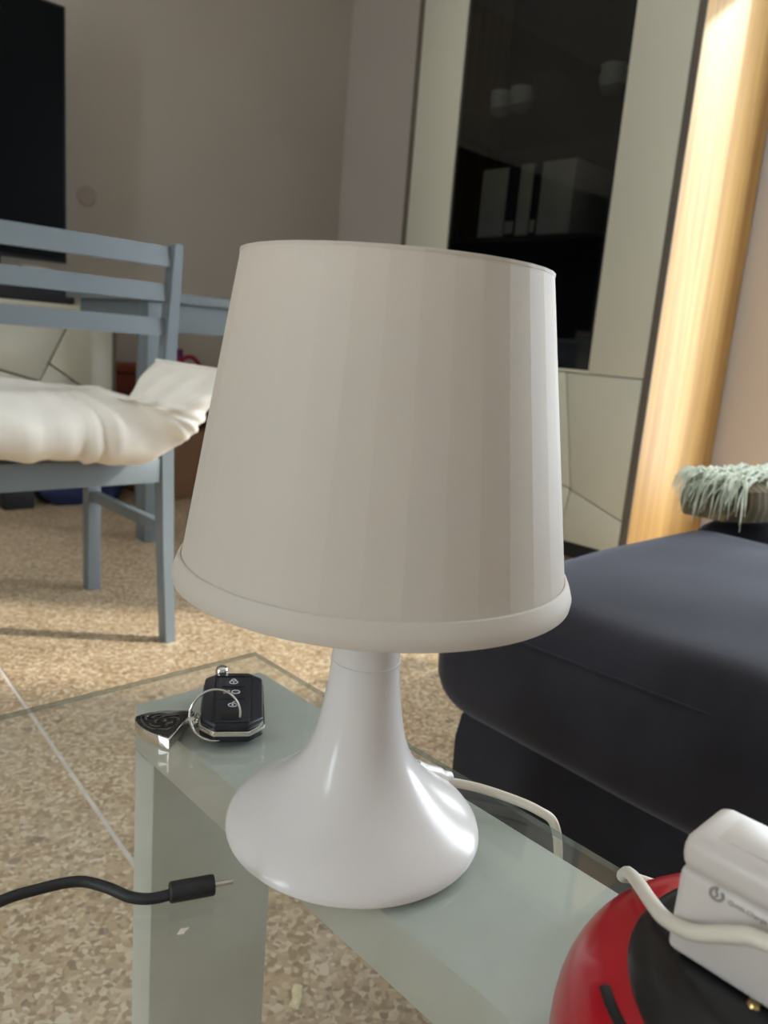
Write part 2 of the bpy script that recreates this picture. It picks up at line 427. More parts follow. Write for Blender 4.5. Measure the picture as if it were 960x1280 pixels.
# ------------------------------------------------------------------ coffee table
T = .4252
ct = thing('coffee_table', 'low coffee table with a clear glass top on pale green-grey frames', 'table', (.03, -.06, 0))
TX0, TX1, TY0, TY1 = -.27, .334, -.60, .478
b = box(TX0, TX1, TY0, TY1, T-.0038, T, .0005, 1)
o = fin('glass_top', b, ['table_glass', 'glass_edge'], ct, smooth=False)
for p_ in o.data.polygons:
    if abs(p_.normal.z) < .9: p_.material_index = 1
for (xa, xb) in ((.2215, .3215), (-.2575, -.1575)):
    fin('side_beam', box(xa, xb, TY0+.03, .4525, .3885, T-.0040, .0012), 'frame_pale', ct)
    for (ya, yb) in ((.4255, .4525), (TY0+.03, TY0+.057)):
        fin('leg', box(xa, xb, ya, yb, 0, .388, .0012), 'frame_pale', ct)

# ------------------------------------------------------------------ table lamp
LX, LY = .2510, .2636
lp = thing('table_lamp', 'white plastic table lamp with a flared base and faceted cone shade', 'lamp', (LX, LY, T))
prof = [(0, .001), (.0650, .0), (.0657, .0006), (.0657, .0018), (.0645, .0045), (.0600, .0090), (.0530, .0142), (.0455, .0196), (.0382, .0258), (.0318, .0328), (.0268, .0410), (.0234, .0500),
        (.0211, .0600), (.0194, .0700), (.0181, .0800), (.0172, .0900), (.0166, .1000), (.0162, .1100), (.0161, .175), (.0120, .177), (0, .177)]
P = smooth_path([(r, 0, z) for r, z in prof[1:-2]], 4)
fin('lamp_base', lathe([(0, .001)]+[(q.x, q.z) for q in P]+prof[-2:], 96, (LX, LY, T)), 'lamp_plastic', lp, auto=50)
# groove ring round the neck
fin('neck_collar', lathe([(.0160, .0905), (.0175, .0908), (.0176, .0916), (.0160, .0919)], 64, (LX, LY, T)), 'lamp_plastic', lp)
a0 = math.radians(4)
def facet_cone(prof, nf=36, sub=4, bow=.55):
    b = bmesh.new(); rings = []
    n = nf*sub
    for r, z in prof:
        ring_ = []
        for i in range(n):
            a = a0+2*PI*i/n; k = (i % sub)/sub-.5
            chord = math.cos(PI/nf)/math.cos(2*PI/nf*k)              # flat facet between two creases
            rr_ = r*(bow+(1-bow)*chord)
            ring_.append(b.verts.new((LX+rr_*math.cos(a), LY+rr_*math.sin(a), T+z)))
        rings.append(ring_)
    for A, B in zip(rings, rings[1:]+rings[:1]):
        for i in range(n): b.faces.new((A[i], B[i], B[(i+1) % n], A[(i+1) % n]))
    return b
sh = fin('lamp_shade', facet_cone([(.0913, .1420), (.0696, .2802), (.0688, .2802), (.0905, .1420)]), 'shade_film', lp, auto=3.4)
fin('shade_rim', lathe([(.0913, .1450), (.0922, .1446), (.0931, .1426), (.0941, .1399), (.0950, .1370), (.0946, .1340), (.0936, .1335), (.0926, .1345), (.0904, .1440)], 96, (LX, LY, T), closed=True), 'shade_film', sh)
fin('shade_top_edge', lathe([(.0700, .2792), (.0700, .2806), (.0684, .2806), (.0684, .2792)], 36, (LX, LY, T), closed=True, a0=a0), 'shade_film', sh, smooth=False)
# carrier inside the shade
b = lathe([(.018, .176), (.018, .181), (.0163, .181), (.0163, .176)], 32, (LX, LY, T), closed=True)
for k in range(3):
    a = 2*PI*k/3
    tube([(LX+.016*math.cos(a), LY+.016*math.sin(a), T+.178), (LX+.0855*math.cos(a), LY+.0855*math.sin(a), T+.176)], .0018, 8, 2, bm=b)
fin('shade_carrier', b, 'lamp_plastic', lp)
# moulded spout where the cord leaves the base
ca = Vector((.309-LX, .2545-LY, 0)).normalized()
fin('cord_spout', tube([(LX+ca.x*.038, LY+ca.y*.038, T+.0190), (LX+ca.x*.051, LY+ca.y*.051, T+.0125), (LX+ca.x*.0640, LY+ca.y*.0640, T+.0072)], [.0062, .0056, .0040], 14, 6), 'lamp_plastic', lp)
cord = [(.300, .259, T+.0075), (.311, .2535, T+.0065), (.3225, .240, T+.0055), (.331, .223, T+.0045), (.3365, .207, T+.003), (.342, .199, T-.004), (.3465, .196, T-.03), (.349, .192, T-.09), (.352, .170, T-.15),
        (.358, .10, T-.17), (.360, .045, T-.12), (.353, .03, T-.04), (.344, .04, T+.001), (.3385, .065, T+.0045), (.3360, .095, T+.0045), (.3325, .125, T+.0045), (.3255, .1415, T+.0055), (.3165, .1450, T+.009), (.2985, .1345, T+.026), (.2560, .1105, T+.0550), (.2370, .0970, T+.0652), (.2240, .0862, T+.0725), (.2175, .0750, T+.0785), (.2160, .0640, T+.086), (.2160, .0540, T+.090), (.216, .02, T+.092), (.235, -.02, T+.075), (.30, -.07, T+.03), (.345, -.09, T+.006), (.372, -.10, T-.06), (.38, -.10, T-.2), (.40, -.12, .02), (.42, -.2, .006)]
fin('power_cord', tube(cord, .0026, 10, 8), 'cord_white', lp)

# ------------------------------------------------------------------ car key
fk = Vector((.262, .3975, 0)); fa = math.atan2(.071, .047) - PI/2      # local +y runs to the pivot end
key = thing('car_key', 'dark flip car key fob with three buttons and chrome trim on glass table', 'key', (fk.x, fk.y, T))
def place(b, z=0): return xf(b, (fk.x, fk.y, T+z), fa)
def octo(w, l, c, s=1):
    return [(-w+c, -l), (w-c, -l), (w, -l+c), (w, l-c*s), (w-c*s, l), (-w+c*s, l), (-w, l-c*s), (-w, -l+c)]
fin('fob_body', place(prism(octo(.0195, .0375, .009), .001, .0085, bev=.0015)), 'fob_plastic', key)
fin('chrome_trim', place(prism(octo(.0203, .0383, .0095), .0055, .0088, bev=.0006)), 'chrome', key)
fin('fob_cover', place(prism(octo(.0193, .0373, .009), .0085, .0135, bev=.0016, seg=3)), 'fob_plastic', key)
fin('button_panel', place(prism([(-.0105, -.036), (.0105, -.036), (.0118, .028), (-.0118, .028)], .0134, .0144, bev=.0004)), 'fob_plastic', key)
b = None
for (x0, x1, y0, y1) in ((-.0124, -.0116, -.034, .031), (.0116, .0124, -.034, .031), (-.0115, .0115, .0284, .0290), (-.0075, .0075, .0120, .0128), (-.0075, .0075, -.0060, -.0052)):
    b = box(x0, x1, y0, y1, .0136, .0147 if x1-x0 > .003 else .0138, bm=b)
fin('panel_seam', place(b), 'fob_groove', key, smooth=False)
fin('ring_slot', place(box(-.0065, .0065, -.034, -.0245, .0140, .0147)), 'fob_groove', key, smooth=False)
def padlock(cx, cy, s, opened=False):
    b = tube([(cx+s*.62*math.cos(a), cy-s*.2+s*.55*math.sin(a), .0147) for a in [2*PI*i/20 for i in range(20)]], .00030, 6, 1, closed=True)
    off = .35*s if opened else 0
    tube([(cx-s*.34+off, cy+s*.30, .0147), (cx-s*.34+off, cy+s*.62, .0147), (cx+off, cy+s*.92, .0147), (cx+s*.34+off, cy+s*.62, .0147), (cx+s*.34+off, cy+(s*.62 if opened else s*.30), .0147)], .00030, 6, 5, bm=b)
    box(cx-s*.12, cx+s*.12, cy-s*.40, cy+s*.02, .0145, .0149, bm=b)
    return b
fin('lock_icon', place(padlock(0, .0198, .0044)), 'icon_white', key)
b = tube([(.0016+.0026*math.cos(a), .0042+.0024*math.sin(a), .0147) for a in [2*PI*i/18 for i in range(18)]], .00030, 6, 1, closed=True)
for k in range(5): box(-.0062, -.0022, .0024+k*.00085, .0024+k*.00085+.0004, .0145, .0149, bm=b)
fin('lamp_icon', place(b), 'icon_white', key)
fin('unlock_icon', place(padlock(0, -.0135, .0044, True)), 'icon_white', key)
fin('pivot_button', place(lathe([(0, .0175), (.0030, .0172), (.0042, .0160), (.0045, .0140), (.0045, .006), (0, .006)], 20, (-.0085, .0385, 0))), 'chrome', key)
# split ring, leaning through the slot
rc = Vector((.2375, .379, T+.0152))
vw = (Vector((0, 0, .67))-rc).normalized(); ru = Vector((.10, .25, .962)); ru = (ru-vw*ru.dot(vw)).normalized(); rr = ru.cross(vw)
ring = fin('key_ring', tube([rc+rr*.0152*math.cos(a)+ru*.0152*math.sin(a) for a in [2*PI*i/48 for i in range(48)]], .00085, 8, 1, closed=True), 'steel', key)
fin('key_ring_coil', tube([rc+vw*.0014+rr*.0150*math.cos(a)+ru*.0150*math.sin(a) for a in [PI*.9+1.4*PI*i/40 for i in range(41)]], .00075, 8, 1), 'steel', ring)
# shield fob
A_, B_, C_ = Vector((.2035, .4165)), Vector((.2095, .3785)), Vector((.2355, .4045))
em = thing('keychain_shield', 'black shield keychain with silver rim and lion head emblem beside car key', 'keychain', (.2175, .397, T))
mid = (B_+C_)/2; up = (mid-A_); Ls = up.length; up.normalize(); rt_ = Vector((up.y, -up.x)); hw = (C_-B_).length/2
if (C_-B_).dot(rt_) < 0: rt_ = -rt_
def sp(u, v): q = A_+up*(v*Ls)+rt_*(u*hw); return (q.x, q.y)      # shield coordinates: v 0 tip .. 1 straight edge, u -1..1
half = [(0, 0), (.22, .07), (.45, .19), (.66, .36), (.82, .55), (.93, .76), (1, 1)]
outl = [sp(u, v) for u, v in half]+[sp(-u, v) for u, v in half[:0:-1]]
fin('rim', prism(outl, T+.0006, T+.0078, bev=.0004), 'chrome', em, auto=20)
fin('face', prism([sp(u*.95, .5+(v-.5)*.95) for u, v in half]+[sp(-u*.95, .5+(v-.5)*.95) for u, v in half[:0:-1]], T+.0074, T+.0083, bev=.0002), 'emblem_black', em)
zt = T+.0085
strokes = [[(-.62, .70), (-.70, .52), (-.52, .34), (-.24, .20), (.02, .13)],
           [(-.45, .66), (-.50, .50), (-.34, .38)], [(-.20, .30), (.02, .22), (.22, .26)], [(.06, .15), (.30, .24), (.48, .42)],
           [(.02, .34), (.26, .38), (.40, .52)], [(.10, .48), (.34, .54), (.52, .68), (.58, .80)], [(-.30, .52), (-.12, .46), (.02, .52)],
           [(-.42, .78), (-.20, .72), (-.02, .78), (.10, .70)], [(.20, .64), (.34, .74), (.30, .84), (.10, .84)], [(-.66, .62), (-.58, .80), (-.36, .86)], [(-.10, .62), (.06, .62), (.14, .58)]]
b = None
for s_ in strokes: b = tube([(*sp(u*.9, v), zt) for u, v in s_], [.0002, .0007, .0007, .0002], 8, 6, up=(0, 0, 1), rb=.00035, bm=b)
fin('lion_emblem', b, 'emblem_grey', em)
tb = text_bm('PEUGEOT', .0036); tx = math.atan2(rt_.y, rt_.x)
q = sp(0, .915); xf(tb, (q[0], q[1], T+.0083), tx)
fin('lettering', tb, 'emblem_grey', em, smooth=False)
le = Vector((*sp(.72, 1.0), T+.004)); re_ = Vector((rc.x, rc.y, 0))-Vector((le.x, le.y, 0)); re_.normalize()
fin('swivel', tube([le-re_*.002, le+re_*.0035, le+re_*.007], [.0026, .0034, .0022], 14, 4), 'chrome', em)
fin('link', tube([le+re_*.0080+Vector((re_.x*.0042*math.cos(a), re_.y*.0042*math.cos(a), .003+.0040*math.sin(a))) for a in [2*PI*i/20 for i in range(20)]], .0008, 8, 1, closed=True), 'chrome', em)

# ------------------------------------------------------------------ black lead with a barrel plug
cb = thing('charging_cable', 'thin black cable ending in a straight barrel plug on glass table', 'cable', (.13, .27, T))
z = T+.0026
fin('cable', tube([(-.35, .36, T-.25), (-.31, .352, T-.06), (-.279, .345, z), (-.15, .30, z), (-.03, .285, z), (.05, .300, z), (.088, .3065, z), (.106, .3045, z), (.1205, .2995, z), (.1285, .289, z), (.134, .277, z), (.1405, .2705, z), (.149, .2665, z+.0008)], .0024, 12, 8), 'black_rubber', cb)
pd = Vector((.1645-.1475, .2600-.2668, 0)).normalized(); p0 = Vector((.1475, .2668, T+.0046))
fin('plug_body', tube([p0, p0+pd*.0008, p0+pd*.0185, p0+pd*.0193], [.0040, .0045, .0045, .0042], 20, 1), 'black_rubber', cb, auto=30)
fin('plug_tip', tube([p0+pd*.019, p0+pd*.0275], .0011, 12, 1), 'steel', cb, auto=30)

# ------------------------------------------------------------------ red and black socket puck, charger
DX, DY = .255, .047
dv = thing('socket_hub', 'round glossy red extension socket with black raised top at table edge', 'extension socket', (DX, DY, T))
prof = [(0, 0), (.070, 0), (.0765, .003), (.0795, .010), (.0800, .020), (.0785, .030), (.0745, .040), (.0675, .0485), (.058, .0535), (.050, .055), (0, .055)]
P = smooth_path([(r, 0, z) for r, z in prof[1:-1]], 4)
fin('body', lathe([(0, 0)]+[(q.x, q.z) for q in P]+[(0, .055)], 72, (DX, DY, T)), 'device_red', dv, auto=60)
prof = [(.0605, .050), (.0610, .0535), (.0590, .0565), (.0545, .0585), (.0500, .0600), (.0480, .0622), (.0440, .0632), (0, .0632)]
fin('top_cap', lathe(prof, 72, (DX-.004, DY-.005, T)), 'device_black', dv, auto=35)
# vent slots cut into the red flank
for k in (134, 215, 290, 350):
    arc = [math.radians(k+i_*2.2) for i_ in range(12)]
    fin('vent_slot', tube([(DX+.0668*math.cos(a), DY+.0668*math.sin(a), T+.0490) for a in arc], .0022, 8, 1, rb=.0012), 'fob_groove', dv)
fin('screw', lathe([(0, .0012), (.0018, .0009), (.0022, 0)], 16, (.2235, .0625-.006, T+.0632)), 'brass', dv)
CX0, CX1, CY0, CY1, CZ0, CZ1 = .2225, .2505, .0285, .0845, T+.0640, T+.1055
ch = thing('usb_charger', 'white block phone charger plugged into the red and black socket', 'charger', ((CX0+CX1)/2, (CY0+CY1)/2, CZ0))
fin('charger_body', box(CX0, CX1, CY0, CY1, CZ0, CZ1-.0115, .0028, 3), 'charger_white', ch)
fin('charger_head', box(CX0-.0006, CX1+.0006, CY0-.0006, CY1+.0006, CZ1-.0125, CZ1, .0045, 4), 'charger_white', ch)
fin('top_inset', box(CX0+.006, CX1-.006, CY0+.008, CY1-.008, CZ1-.0004, CZ1+.0006, .0004), 'charger_white', ch)
b = None
pc = (CX0-.0001, .0722, T+.0912)
b = tube([(pc[0], pc[1]+.0019*math.cos(a), pc[2]+.0019*math.sin(a)) for a in [2*PI*i/24+2.4 for i in range(22)]], .0005, 8, 1, bm=b)
tube([(pc[0], pc[1]+.0004, pc[2]+.0010), (pc[0], pc[1]-.0004, pc[2]-.0002), (pc[0], pc[1]+.0004, pc[2]-.0012)], .0003, 6, 1, bm=b)
fin('printed_mark', b, 'charger_print', ch)
tb = text_bm('Quick Charge', .0020, .0001); xf(tb, (0, 0, 0), 0, PI/2); xf(tb, (0, 0, 0), -PI/2); xf(tb, (CX0-.0001, .0630, T+.0910))
fin('printed_text', tb, 'charger_print', ch, smooth=False)
us = thing('usb_cable', 'pale usb cable standing upright in the top of the white charger', 'cable', (.233, .0545, CZ1+.0006))
uc = Vector((.2335, .0545, CZ1+.0006))
fin('connector', tube([uc+Vector((0, 0, z)) for z in (0, .0006, .0215, .023)], [.0056, .0060, .0060, .0052], 20, 1), 'charger_white', us, auto=30)
fin('strain_relief', tube([uc+Vector((0, 0, z)) for z in (.022, .0225, .035, .036)], [.0040, .0043, .0040, .0034], 18, 1), 'charger_white', us, auto=30)
fin('port_ring', tube([uc+Vector((0, 0, z)) for z in (0.0, .0014)], .0064, 20, 1), 'plug_blue', us, auto=30)  # dark blue ring round the foot of the connector
fin('lead', tube([uc+Vector(q) for q in ((0, 0, .034), (.003, .001, .06), (.012, .0, .095), (.04, -.02, .13), (.10, -.06, .11), (.17, -.10, .02), (.20, -.14, -.12), (.21, -.2, -.45), (.22, -.3, -.5265))], .0021, 10, 8), 'cable_grey', us)

# ------------------------------------------------------------------ sofa
sf = thing('sofa', 'dark charcoal blue ribbed sofa with rounded seat cushion beside table', 'sofa', (1.25, -.4, 0))
fin('base', soft_box(.662, 1.95, -1.5, .548, .05, .262, .03, 0, .003, 5, .04), 'sofa_cloth', sf)
fin('seat_cushion', soft_box(.632, 1.30, -.55, .578, .250, .418, .062, .012, .006, 5, .022, 3), 'sofa_cloth', sf)
fin('seat_cushion', soft_box(1.302, 1.95, -.55, .590, .250, .424, .060, .012, .006, 5, .03, 9), 'sofa_cloth', sf)
fin('seat_cushion', soft_box(.632, 1.95, -1.30, -.552, .250, .420, .060, .012, .006, 5, .04, 5), 'sofa_cloth', sf)
fin('backrest', soft_box(.66, 1.95, -1.52, -1.302, .20, .80, .08, .01, .006, 5, .05, 7), 'sofa_cloth', sf)
for (x, y) in ((.75, .46), (1.86, .46), (.75, -1.42), (1.86, -1.42)): fin('foot', lathe([(0, 0), (.018, 0), (.026, .055), (0, .055)], 16, (x, y, 0)), 'plinth', sf)
# cushion seam
b = tube([(.632+.004*math.sin(y*9)+.003, y, .384) for y in [-.45+i*.04 for i in range(25)]], .0015, 6, 2)
fin('seam', b, 'sofa_cloth', sf)

# throw with fringe on the sofa
th = thing('fringed_throw', 'folded brown patterned throw with pale green fringe lying on sofa', 'blanket', (1.50, .50, .432))
TZ = .432
prof = [(-.055, .004), (-.064, .03), (-.058, .056), (-.03, .072), (.03, .074), (.06, .056), (.066, .028), (.056, .004)]
b = bmesh.new(); rings = []
for i in range(31):
    s = i/30; x = 1.235+s*.58; yc = .530-.07*s
    e = min(1, .55+s*9); rings.append([b.verts.new(Vector((x, yc+py*e, TZ+pz*(.75+.25*e)+.001))+.005*noise.noise_vector(Vector((x*14, py*30, pz*30)))) for py, pz in prof])
for A, B in zip(rings, rings[1:]):
    for j in range(8): b.faces.new((A[j], A[(j+1) % 8], B[(j+1) % 8], B[j]))
b.faces.new(rings[0][::-1]); b.faces.new(rings[-1])
bmesh.ops.subdivide_edges(b, edges=b.edges, cuts=1, smooth=.6)
fin('folded_cloth', b, 'throw_cloth', th)
b = None
rnd = random.Random(3)
for k in range(620):
    if k % 6 == 0:                                   # tuft at the folded end
        st = Vector((1.238+rnd.uniform(0, .03), .530+rnd.uniform(-.05, .045), TZ+rnd.uniform(.060, .078)))
        dx, dy, hh, dr = rnd.uniform(-.060, -.02), rnd.uniform(-.02, .02), rnd.uniform(.002, .010), rnd.uniform(-.030, -.004) if k % 18 else rnd.uniform(-.066, -.03)
    else:                                            # combed over the top and the near shoulder
        s_ = rnd.random(); x = 1.25+s_*.50
        st = Vector((x, .530-.07*s_+rnd.uniform(-.045, .045), TZ+.074+rnd.uniform(-.002, .007)))
        dx, dy, hh = rnd.uniform(-.075, -.025), rnd.uniform(-.014, .008), rnd.uniform(.000, .007)
        dr = -.005 if st.y+dy > .495-.07*s_ else rnd.uniform(-.012, -.004)
    pts = [st, st+Vector((dx*.4, dy*.4, hh)), st+Vector((dx*.8, dy*.8, hh*.3+dr*.35)), st+Vector((dx, dy*1.1, dr))]
    b = tube(pts, [.0012, .0019, .0015, .0004], 4, 3, bm=b)
o = fin('fringe', b, 'fringe', th); o['kind'] = 'stuff'
tag(fin('white_cloth', soft_box(1.54, 1.80, .578, .635, .432, .492, .022, .004, .012, 12, .02, 4), 'cloth_white', origin=(1.63, .565, .438)), 'white folded cloth behind the fringed throw on sofa', 'cloth')

# ------------------------------------------------------------------ chair and its cushion
cr_ = thing('dining_chair', 'grey-blue painted wooden chair with slatted back and cream cushion', 'chair', (.55, 1.68, 0))
def post(x):
    """rear leg running on into the back post, raked backwards above the seat"""
    b = bmesh.new(); secs = []
    for z_, y_, w, dp, xo in ((0, 1.462, .0125, .0155, .002), (.20, 1.478, .0140, .0165, 0), (.40, 1.484, .0145, .0175, -.003), (.46, 1.482, .0145, .0175, -.005), (.62, 1.464, .0135, .0160, -.011), (.820, 1.430, .0105, .0135, -.016), (.827, 1.429, .0080, .0105, -.016)):
        xo = xo if x > .5 else -xo
        secs.append([b.verts.new((x+xo+sx*w, y_+sy*dp, z_)) for sx, sy in ((-1, -1), (1, -1), (1, 1), (-1, 1))])
    for A, B in zip(secs, secs[1:]):
        for j in range(4): b.faces.new((A[j], A[(j+1) % 4], B[(j+1) % 4], B[j]))
    b.faces.new(secs[0][::-1]); b.faces.new(secs[-1])
    bmesh.ops.bevel(b, geom=[e for e in b.edges if abs((e.verts[0].co-e.verts[1].co).normalized().z) > .8], offset=.002, segments=2, affect='EDGES')
    return b
XA, XB = .335, .785
for x in (XA, XB): fin('back_post', post(x), 'chair_blue', cr_)
for x in (XA+.0, XB+.008):
    fin('front_leg', box(x-.0165, x+.0165, 1.857, 1.890, 0, .405, .002), 'chair_blue', cr_)
    fin('side_stretcher', box(x-.010, x+.010, 1.49, 1.862, .232, .258, .002), 'chair_blue', cr_)
    fin('side_rail', box(x-.011, x+.011, 1.49, 1.862, .352, .398, .002), 'chair_blue', cr_)
def slat(z0, z1, y0):
    b = bmesh.new(); n = 14; A = []
    for i in range(n+1):
        s = i/n; x = XA+.024+s*(XB-XA-.048); bow = -.006*4*s*(1-s)
        A.append([b.verts.new((x, y0+bow+dy, z_)) for dy, z_ in ((-.008, z0), (.008, z0), (.008, z1), (-.008, z1))])
    for p_, q_ in zip(A, A[1:]):
        for j in range(4): b.faces.new((p_[j], p_[(j+1) % 4], q_[(j+1) % 4], q_[j]))
    b.faces.new(A[0][::-1]); b.faces.new(A[-1]); bmesh.ops.bevel(b, geom=[e for e in b.edges if abs((e.verts[0].co-e.verts[1].co).normalized().x) > .7], offset=.002, segments=2, affect='EDGES')
    return b
for z0, z1, y0 in ((.783, .8205, 1.435), (.7185, .7515, 1.447), (.6525, .6865, 1.458)): fin('back_slat', slat(z0, z1, y0), 'chair_blue', cr_)
fin('rear_rail', box(XA+.012, XB-.012, 1.470, 1.492, .352, .404, .002), 'chair_blue', cr_)
fin('front_rail', box(XA+.012, XB-.008, 1.862, 1.884, .352, .398, .002), 'chair_blue', cr_)
fin('seat', box(XA-.012, XB+.020, 1.502, 1.905, .399, .413, .004), 'chair_blue', cr_)

# cushion: swollen pad, its rear corner pushed out under the slats and folded up past the post
cu_root = thing('seat_cushion', 'cream cotton chair cushion with folded up corner on grey-blue chair', 'cushion', (.5, 1.6, .415))
NE = smooth_path([(.19, 1.45, .464), (.30, 1.415, .462), (.44, 1.395, .463), (.58, 1.385, .460), (.66, 1.375, .460), (.725, 1.360, .462), (.775, 1.340, .492), (.805, 1.330, .545), (.818, 1.328, .594)], 10)
FE = smooth_path([(.19, 1.84, .47), (.30, 1.86, .475), (.44, 1.87, .478), (.56, 1.84, .475), (.615, 1.70, .475), (.650, 1.55, .490), (.685, 1.455, .520), (.712, 1.445, .572), (.738, 1.441, .602)], 10)
n = len(NE); ns = 40
b = bmesh.new(); secs = []
for i in range(n):
    s = i/(n-1)
    tg = (NE[min(i+1, n-1)]-NE[max(i-1, 0)]).normalized()
    wd = (FE[i]-NE[i]); wn = wd.normalized(); nrm = tg.cross(wn).normalized()
    if nrm.dot(Vector((-.5, 0, 1))) < 0: nrm = -nrm
    ends = min(1, (s/.08)**.5)*min(1, ((1-s)/.22)**.6 if s < 1 else 0)
    thick = (.070 if s < .55 else .070-.046*(s-.55)/.45)*ends+.0035
    ring_ = []
    for j in range(ns):
        ph = 2*PI*j/ns; v = (1-math.cos(ph))/2; sn = math.sin(ph)
        h = thick*math.copysign(abs(sn)**.75, sn)
        c = NE[i]+wd*v
        k_ = thick/.064
        near_ = max(0, math.cos(ph))
        fold = k_*(.0085*math.sin(s*64+4*math.sin(s*17)+sn*1.6)*near_*(.45+.55*noise.noise(Vector((s*16, 2, sn*2)))) + .005*noise.noise(c*13) + .0022*noise.noise(c*40))
        up_ = math.copysign(1, sn)*abs(sn)
        if s > .58 and sn > -.3:
            g = min(1, (s-.58)/.10)*min(1, (1-s)/.10)
            fold += .0105*g*math.sin((v*2.3+s*2.2)*9.5+2.2*noise.noise(c*10))*(.6+.4*noise.noise(c*22))
        ring_.append(b.verts.new(c+nrm*(h+fold*up_)-wn*fold*near_*1.1))
    secs.append(ring_)
for A, B in zip(secs, secs[1:]):
    for j in range(ns): b.faces.new((A[j], A[(j+1) % ns], B[(j+1) % ns], B[j]))
b.faces.new(secs[0][::-1]); b.faces.new(secs[-1])
for v in b.verts:
    if v.co.z < .4150 and v.co.y > 1.45: v.co.z = .4150+(v.co.z-.4150)*.02
    elif v.co.z < .4010: v.co.z = .4010+(v.co.z-.4010)*.1
fin('pad', b, 'cushion', cu_root, auto=180)
fin('end_seam', tube([NE[-1]+(FE[-1]-NE[-1])*(k/8)+Vector((0, 0, .002)) for k in range(9)], .0040, 8, 1), 'cushion', cu_root)
q = NE[-1]
fin('tie', tube([q, q+Vector((.006, -.002, .022)), q+Vector((.015, 0, .030)), q+Vector((.016, -.004, .006)), q+Vector((.012, -.006, -.03))], .0035, 8, 6, rb=.0012), 'cushion', cu_root)

# ------------------------------------------------------------------ grey-blue table behind the chair
dt = thing('dining_table', 'grey-blue painted wooden table standing behind the slatted chair', 'table', (1.5, 2.6, 0))
fin('table_top', box(1.075, 2.02, 2.205, 2.76, .742, .772, .004), 'table_blue', dt)
for (x, y) in ((1.14, 2.25), (1.95, 2.25), (1.352, 2.70), (1.74, 2.70)): fin('leg', box(x-.032, x+.032, y-.032, y+.032, 0, .741, .003), 'table_blue', dt)
fin('apron', box(1.172, 1.918, 2.225, 2.248, .655, .741, .002), 'table_blue', dt)
fin('apron', box(1.115, 1.975, 2.712, 2.735, .655, .741, .002), 'table_blue', dt)
fin('apron', box(1.115, 1.138, 2.283, 2.711, .655, .741, .002), 'table_blue', dt)
fin('apron', box(1.952, 1.975, 2.283, 2.711, .655, .741, .002), 'table_blue', dt)

# ------------------------------------------------------------------ television and its stand
st = thing('tv_stand', 'low white television stand with angled groove fronts behind chair', 'tv stand', (.6, 3.18, 0))
SX0, SX1, SY = -.30, 1.345, 2.98
fin('carcass', box(SX0, SX1, SY+.02, YF-.014, .03, .70, .002), 'groove_dark', st)
fin('top_board', box(SX0-.005, SX1+.004, SY, YF-.014, .70, .722, .002), 'cabinet_white', st)
fin('plinth', box(SX0+.02, SX1-.02, SY+.05, YF-.05, 0, .03), 'plinth', st)
fin('side_panel', box(SX1, SX1+.016, SY+.006, YF-.014, .02, .70, .002), 'edge_dark', st)
J = (1.098, .505)
pan = [[(1.345, .70), (1.199, .70), J, (1.345, .338)], [(1.345, .338), J, (.85, .035), (1.345, .035)], [(1.199, .70), (.52, .70), (.52, .585), (1.066, .436), J], [(1.066, .436), (.52, .585), (.52, .035), (.85, .035)]]
for P in pan + [[(-.30, .035), (.52, .035), (.52, .36), (-.30, .36)], [(-.30, .36), (.52, .36), (.52, .70), (-.30, .70)]]:
    fin('front_panel', prism(inset(P, .0035), SY, SY+.02, 'y', .001), 'cabinet_white', st)
tv = thing('television', 'large black flat television standing on the white stand', 'television', (.45, 3.12, .722))
fin('bezel', box(-.36, 1.212, 3.095, 3.135, .875, 1.757, .004), 'tv_frame', tv)
fin('screen', box(-.35, 1.203, 3.0935, 3.096, .885, 1.748), 'tv_black', tv, smooth=False)
fin('rear_housing', box(-.15, 1.0, 3.135, 3.18, .93, 1.55, .015), 'tv_frame', tv)
for x in (-.10, .95):
    fin('foot', prism([(x-.012, .7225), (x+.012, .7225), (x+.012, .885), (x-.012, .885)], 3.05, 3.21, 'y', .003), 'tv_frame', tv)
tag(fin('media_box', box(1.03, 1.125, 3.045, 3.088, .7225, .852, .006), 'router_pale', origin=(1.08, 3.066, .7225)), 'small pale box standing upright on the stand behind the sound bar', 'box')

sb = thing('sound_bar', 'long black sound bar lying on the white stand below the television', 'speaker', (.70, 3.012, .7225))
fin('housing', box(.16, 1.20, 2.987, 3.040, .7225, .795, .008), 'tv_frame', sb)
fin('grille', box(.175, 1.185, 2.9845, 2.9868, .730, .788), 'box_black', sb, smooth=False)
# blank round cover plate on the wall
tag(fin('cover_plate', xf(lathe([(0, .007), (.030, .0065), (.040, .003), (.042, 0), (0, 0)], 40), (1.414, YF-.0005, 1.177), 0, PI/2), 'plate_wall', origin=(1.414, YF, 1.177)), 'round blank cover plate on the wall right of the television', 'cover plate')

# things stored under the table and beside the stand
cx = thing('cardboard_box', 'brown cardboard box on the floor behind the grey-blue table', 'box', (1.62, 2.93, 0))
fin('carton', box(1.42, 1.82, 2.76, 3.10, 0, .27, .004), 'cardboard', cx)
for (x0, x1, y0, y1) in ((1.425, 1.618, 2.765, 3.095), (1.622, 1.815, 2.765, 3.095)): fin('flap', box(x0, x1, y0, y1, .271, .275, .001), 'cardboard', cx)
pb = soft_box(1.48, 1.78, 2.80, 3.06, .296, .46, .06, .005, .02, 11, .025, 2)
bgp = thing('purple_bag', 'crumpled purple bag on top of the cardboard box', 'bag', (1.64, 2.93, .277))
fin('bag_body', pb, 'bag_purple', bgp)
fin('bag_handle', tube([(1.57, 2.90, .43), (1.575, 2.88, .53), (1.62, 2.87, .56), (1.67, 2.88, .52), (1.68, 2.90, .43)], .009, 8, 6), 'magenta', bgp)
